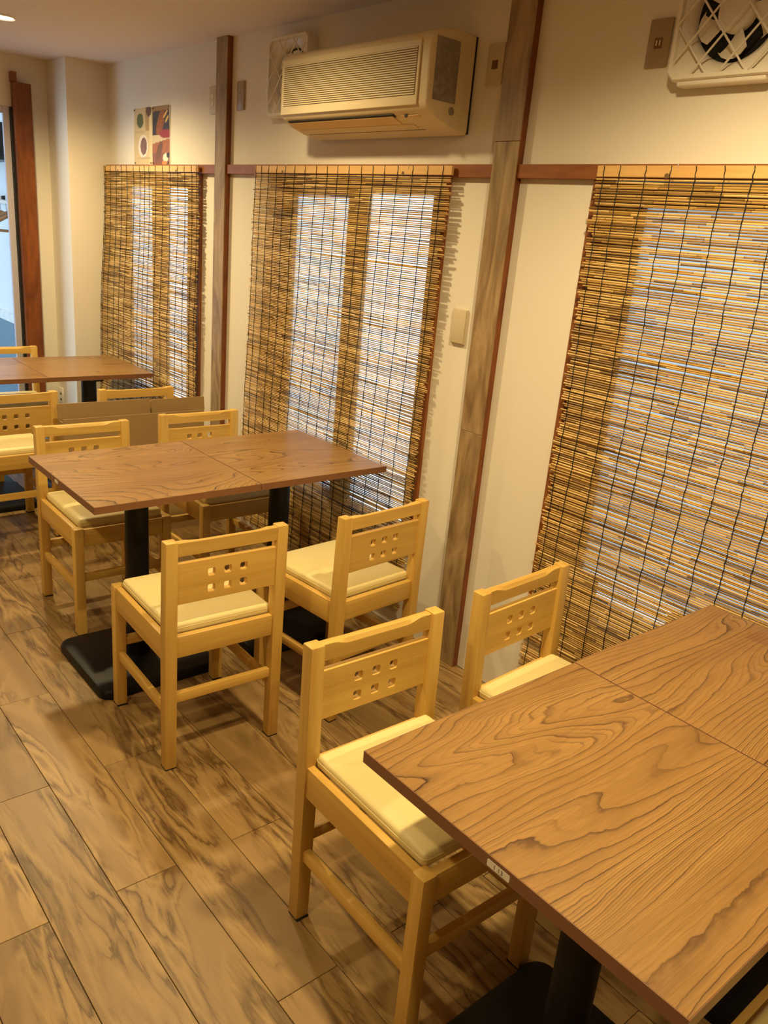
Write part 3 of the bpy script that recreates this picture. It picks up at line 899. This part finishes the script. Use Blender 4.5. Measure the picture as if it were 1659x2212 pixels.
# ================================================================== ventilation fans
def fan(x0, z0, w, h, wrapped, label):
    r = empty('ventilation_fan', (x0 + w / 2, 0, z0 + h / 2)); tag(r, label, 'fan')
    hw, hh = w / 2, h / 2; D = .052
    # housing: square front with a round throat, seen as a funnel
    n = 48
    bm = bmesh.new()
    sq = []
    for k in range(n):
        a = 2 * math.pi * (k + .5) / n; c, s = math.cos(a), math.sin(a); q = 1 / max(abs(c), abs(s))
        sq.append((c * q, s * q))
    def ring(f, y_): return [bm.verts.new((*[(lambda px, pz: (px, y_, pz))(*f(k))][0],)) for k in range(n)]
    R = .40 * w
    circ = lambda k, rr: (rr * math.cos(2 * math.pi * (k + .5) / n), rr * math.sin(2 * math.pi * (k + .5) / n))
    rings = [ring(lambda k: (sq[k][0] * hw, sq[k][1] * hh), -.0005), ring(lambda k: (sq[k][0] * hw, sq[k][1] * hh), -D + .006),
             ring(lambda k: (sq[k][0] * (hw - .004), sq[k][1] * (hh - .004)), -D), ring(lambda k: (sq[k][0] * (hw - .014), sq[k][1] * (hh - .014)), -D),
             ring(lambda k: (sq[k][0] * (hw - .016), sq[k][1] * (hh - .016)), -D + .012),
             ring(lambda k: circ(k, R * 1.06), -D + .018), ring(lambda k: circ(k, R * .96), -D + .030), ring(lambda k: circ(k, R * .92), -.004)]
    for a, b in zip(rings, rings[1:]):
        for k in range(n): bm.faces.new((a[k], a[(k + 1) % n], b[(k + 1) % n], b[k]))
    obj('housing', mesh_from(bm, MAT['fan'], 'fan_housing'), r)
    cyl('duct_opening', MAT['fan_dark'], (0, -.003, 0), R * .93, R * .93, .0035, 'y', 48, r)
    # hub and five blades
    bm = bmesh.new()
    pr = [(.050, -.010), (.050, -.022), (.046, -.030), (.036, -.034), (.034, -.032), (.022, -.034), (.0, -.0345)]
    rr = [[bm.verts.new((a * math.cos(2 * math.pi * k / 32), y_, a * math.sin(2 * math.pi * k / 32))) for k in range(32)] for a, y_ in pr[:-1]]
    for a, b in zip(rr, rr[1:]):
        for k in range(32): bm.faces.new((a[k], a[(k + 1) % 32], b[(k + 1) % 32], b[k]))
    bm.faces.new(rr[-1])
    obj('hub', mesh_from(bm, MAT['fan'], 'fan_hub'), r)
    bm = bmesh.new()
    rows = []
    for i in range(6):
        t = i / 5; rad = .045 + t * (R * .88 - .045)
        half = math.radians(16 + 11 * t)
        row = []
        for j in range(6):
            s = -1 + 2 * j / 5; a = s * half + .25 * t
            rr2 = rad - (.012 * s * s if i == 5 else 0)
            row.append((rr2 * math.sin(a), -.018 + .009 * s, rr2 * math.cos(a)))
        rows.append(row)
    fr = [[bm.verts.new(p) for p in row] for row in rows]
    bk = [[bm.verts.new((p[0], p[1] + .0022, p[2])) for p in row] for row in rows]
    for i in range(5):
        for j in range(5):
            bm.faces.new((fr[i][j], fr[i][j + 1], fr[i + 1][j + 1], fr[i + 1][j]))
            bm.faces.new((bk[i][j + 1], bk[i][j], bk[i + 1][j], bk[i + 1][j + 1]))
    for i in range(5):
        bm.faces.new((fr[i][0], fr[i + 1][0], bk[i + 1][0], bk[i][0])); bm.faces.new((fr[i + 1][5], fr[i][5], bk[i][5], bk[i + 1][5]))
    for j in range(5):
        bm.faces.new((fr[5][j], fr[5][j + 1], bk[5][j + 1], bk[5][j])); bm.faces.new((fr[0][j + 1], fr[0][j], bk[0][j], bk[0][j + 1]))
    blade = mesh_from(bm, MAT['fan'], 'fan_blade')
    for k in range(5):
        obj('blade', blade, r, (0, 0, 0), (0, math.radians(72 * k + 20), 0))
    # crossed grille bars
    lim_x, lim_z = hw - .012, hh - .012
    for sgn in (1, -1):
        slope = 1.15 * sgn
        for c in [(-5 + 2 * k) * .040 * 1.15 for k in range(6)] if sgn > 0 else [(-3 + 2 * k) * .062 for k in range(4)]:
            # z = slope*x + c clipped to the frame
            pts = []
            for x in (-lim_x, lim_x):
                z = slope * x + c
                if abs(z) <= lim_z: pts.append((x, z))
            for z in (-lim_z, lim_z):
                x = (z - c) / slope
                if abs(x) < lim_x: pts.append((x, z))
            if len(pts) < 2: continue
            pts = sorted(pts)[:1] + sorted(pts)[-1:]
            dd = -D - .001 if sgn > 0 else -D + .0015
            tube('grille_bar', MAT['fan'], [(pts[0][0], dd + .004, pts[0][1]), (pts[0][0] * .96 + pts[1][0] * .04, dd, pts[0][1] * .96 + pts[1][1] * .04), (pts[1][0] * .96 + pts[0][0] * .04, dd, pts[1][1] * .96 + pts[0][1] * .04), (pts[1][0], dd + .004, pts[1][1])], .0027, 6, r)
    if wrapped:
        # crinkled clear wrap stretched over the front
        bm = bmesh.new(); N = 26; g = []
        for i in range(N + 1):
            row = []
            for j in range(N + 1):
                u, v = -1 + 2 * i / N, -1 + 2 * j / N
                cr = .004 * noise.noise(Vector((u * 2.2 + v * 2.0, v * 1.2, 3.1))) + .002 * noise.noise(Vector((u * 7, v * 5, 1.7)))
                row.append(bm.verts.new((u * (hw + .004), -D - .007 + cr, v * (hh + .004))))
            g.append(row)
        for i in range(N):
            for j in range(N): bm.faces.new((g[i][j], g[i + 1][j], g[i + 1][j + 1], g[i][j + 1]))
        obj('plastic_wrap', mesh_from(bm, MAT['wrap'], 'wrap'), r)
    else:
        bm = bmesh.new(); bm_box(bm, -hw + .03, hw - .03, -D + .008, -.002, -hh - .012, -hh + .004, .005, 3)
        obj('lower_lip', mesh_from(bm, MAT['fan'], 'lip'), r)
    return r
fan(-2.387, 2.018, .305, .308, True, 'white lattice ventilation fan in clear plastic behind the air conditioner')
fan(-.389, 2.027, .305, .308, False, 'white lattice ventilation fan at the top right of the wall')

# ================================================================== wall plates
def plate(name, x0, x1, z0, z1, mat, label, cat, inner):
    r = empty(name, ((x0 + x1) / 2, 0, (z0 + z1) / 2)); tag(r, label, cat)
    hw, hh = (x1 - x0) / 2, (z1 - z0) / 2
    box('plate', MAT[mat], -hw, hw, -.009, -.0003, -hh, hh, r, .003, 2)
    if inner == 'socket':
        box('socket', MAT['socket'], -.012, .012, -.0105, -.0088, -.014, .012, r, .001, 1)
        for s in (-.005, .005): box('slot', MAT['ivory'], s - .0018, s + .0018, -.0112, -.0104, -.007, .006, r)
    elif inner == 'plug':
        box('socket', MAT['socket'], -.013, .013, -.0105, -.0088, -.013, .013, r, .001, 1)
    elif inner == 'hole':
        cyl('screw', MAT['socket'], (0, -.0093, .008), .004, .004, .0012, 'y', 12, r)
    elif inner == 'double':
        for s in (-.016, .016): cyl('socket', MAT['ivory'], (.0, -.0098, s), .0135, .013, .003, 'y', 24, r)
    elif inner == 'blank':
        box('cover', MAT[mat], -hw + .003, hw - .003, -.0125, -.0088, -hh + .003, hh - .003, r, .003, 2)
plate('wall_outlet', -1.100, -1.027, 2.068, 2.190, 'plate', 'beige outlet plate with a brown socket right of the air conditioner', 'outlet', 'plug')
plate('wall_outlet', -.494, -.424, 2.075, 2.193, 'plate_dark', 'dull bronze outlet plate beside the right-hand fan', 'outlet', 'socket')
plate('cover_plate', -1.129, -1.056, 1.228, 1.352, 'plate', 'blank beige cover plate on the wall beside the middle blind', 'wall plate', 'blank')
plate('cover_plate', -2.719, -2.653, 2.067, 2.189, 'plate_dark', 'blank bronze cover plate between the narrow post and the wrapped fan', 'wall plate', 'hole')
plate('wall_outlet', -2.985, -2.915, 2.061, 2.184, 'plate', 'beige double outlet at the left of the narrow post', 'outlet', 'double')

# ================================================================== menu posters
def poster(x0, x1, z0, z1, fn, label):
    w, h = x1 - x0, z1 - z0
    r = empty('menu_poster', ((x0 + x1) / 2, 0, z0)); tag(r, label, 'poster', 'menu posters above the far blind')
    NX, NZ = 44, 56
    verts, faces, cols = [], [], []
    for j in range(NZ + 1):
        for i in range(NX + 1):
            u, v = i / NX, j / NZ
            curl = .002 + .004 * (1 - v) * 0 + .0015 * math.sin(3 * u + 5 * v)
            verts.append(((u - .5) * w, -curl, v * h)); cols.append(fn(u, v))
    for j in range(NZ):
        for i in range(NX):
            a = j * (NX + 1) + i
            faces.append((a, a + 1, a + NX + 2, a + NX + 1))
    me = bpy.data.meshes.new('poster'); me.from_pydata(verts, [], faces); me.materials.append(MAT['print'])
    ca = me.color_attributes.new('Print', 'FLOAT_COLOR', 'POINT')
    for k, c in enumerate(cols): ca.data[k].color = (*c, 1)
    smooth(me)
    obj('sheet', me, r)
    for u, v in ((.05, .97), (.95, .97), (.06, .03), (.94, .03)):
        cyl('pin', MAT['pin'], ((u - .5) * w, -.0052, v * h), .0042, .0036, .004, 'y', 12, r)
def ell(u, v, cu, cv, ru, rv, ang=0):
    du, dv = u - cu, (v - cv) * 1.3
    c, s = math.cos(ang), math.sin(ang)
    a, b = du * c + dv * s, -du * s + dv * c
    return (a / ru) ** 2 + (b / rv) ** 2 < 1
def pr_left(u, v):
    n = noise.noise(Vector((u * 9, v * 9, 0)))
    c = (.66, .52, .28)
    if .82 < u: c = (.74, .62, .36)
    if .62 < u < .82 and v > .6: c = (.44, .29, .10)
    if ell(u, v, .82, .93, .14, .12): c = (.13, .07, .03)
    if ell(u, v, .33, .78, .19, .165): c = (.10 + .05 * n, .13 + .05 * n, .035)
    if ell(u, v, .50, .33, .26, .26, .3): c = (.80, .74, .66)
    if ell(u, v, .53, .33, .17, .20): c = (.20 + .08 * n, .10 + .05 * n, .09)
    if .1 < v < .135 and .2 < u < .9 and math.sin(u * 90) > -.2: c = (.42, .35, .20)
    if .555 < v < .60 and .05 < u < .6 and math.sin(u * 70) > 0: c = (.45, .36, .2)
    return c
def pr_right(u, v):
    n = noise.noise(Vector((u * 8, v * 10, 4))); n2 = noise.noise(Vector((u * 22, v * 22, 9)))
    edge = .36 + .09 * u
    if v > .50:
        c = (.045 + .02 * n, .038 + .02 * n, .04)
        if v > .92 + .04 * n: c = (.36, .22, .09)
        if ell(u, v, .45, .72, .17, .34, -.62): c = (.30 + .12 * n2, .10 + .05 * n2, .02)
        if ell(u, v, .75, .86, .16, .035, .55) or ell(u, v, .82, .77, .13, .035, .55): c = (.75, .48, .14)
        if ell(u, v, .72, .545, .34, .075): c = (.32, .035, .05)
    elif v > edge:
        c = (.62, .52, .34)
        if ell(u, v, .75, .50, .32, .06): c = (.32, .035, .05)
    else:
        c = (.36 + .06 * n, .13 + .03 * n, .055)
        if v < .2: c = (.22 + .04 * n, .085, .05)
        if ell(u, v, .40, .24, .12, .25, -.7): c = (.16, .07, .035)
        if ell(u, v, .76, .12, .15, .10): c = (.80, .72, .58)
        if ell(u, v, .70, .03, .14, .05): c = (.62, .25, .06)
        if ell(u, v, .90, .16, .09, .06): c = (.04, .03, .03)
    if u < .02 or u > .97: c = (.7, .6, .4)
    return c
poster(-3.893, -3.652, 1.831, 2.127, pr_left, 'cream menu poster with green and purple leaf shapes above the far blind')
poster(-3.650, -3.430, 1.831, 2.127, pr_right, 'dark food photo poster above the far blind')

# ================================================================== cardboard leaning between the chairs
cbx = empty('cardboard_box', (-2.79, -.475, 0)); tag(cbx, 'flattened brown cardboard box standing between the far and middle tables', 'cardboard box')
def sheet(name, x0, x1, y0, y1, z0, z1, th=.006, mat='card'):
    bm = bmesh.new()
    P = [(x0, y0, z0), (x0, y1, z0), (x1, y1, z1), (x1, y0, z1)]
    a = [bm.verts.new(p) for p in P]; b = [bm.verts.new((p[0] - th, p[1], p[2])) for p in P]
    for k in range(4): bm.faces.new((a[k], a[(k + 1) % 4], b[(k + 1) % 4], b[k]))
    bm.faces.new(a); bm.faces.new(b[::-1])
    return obj(name, mesh_from(bm, MAT[mat], name, False), cbx)
sheet('front_panel', .05, .035, -.385, .335, 0, .632)
sheet('back_panel', -.03, -.03, -.385, .375, 0, .618)
sheet('top_flap', -.030, -.040, -.385, .075, .6185, .690)
sheet('top_flap', -.030, -.040, .083, .378, .6185, .684)
sheet('bottom_panel', -.026, .043, -.38, .33, .002, .003)
for y_ in (-.385, .330):
    box('side_panel', MAT['card'], -.029, .030, y_, y_ + .005, .004, .616, cbx)
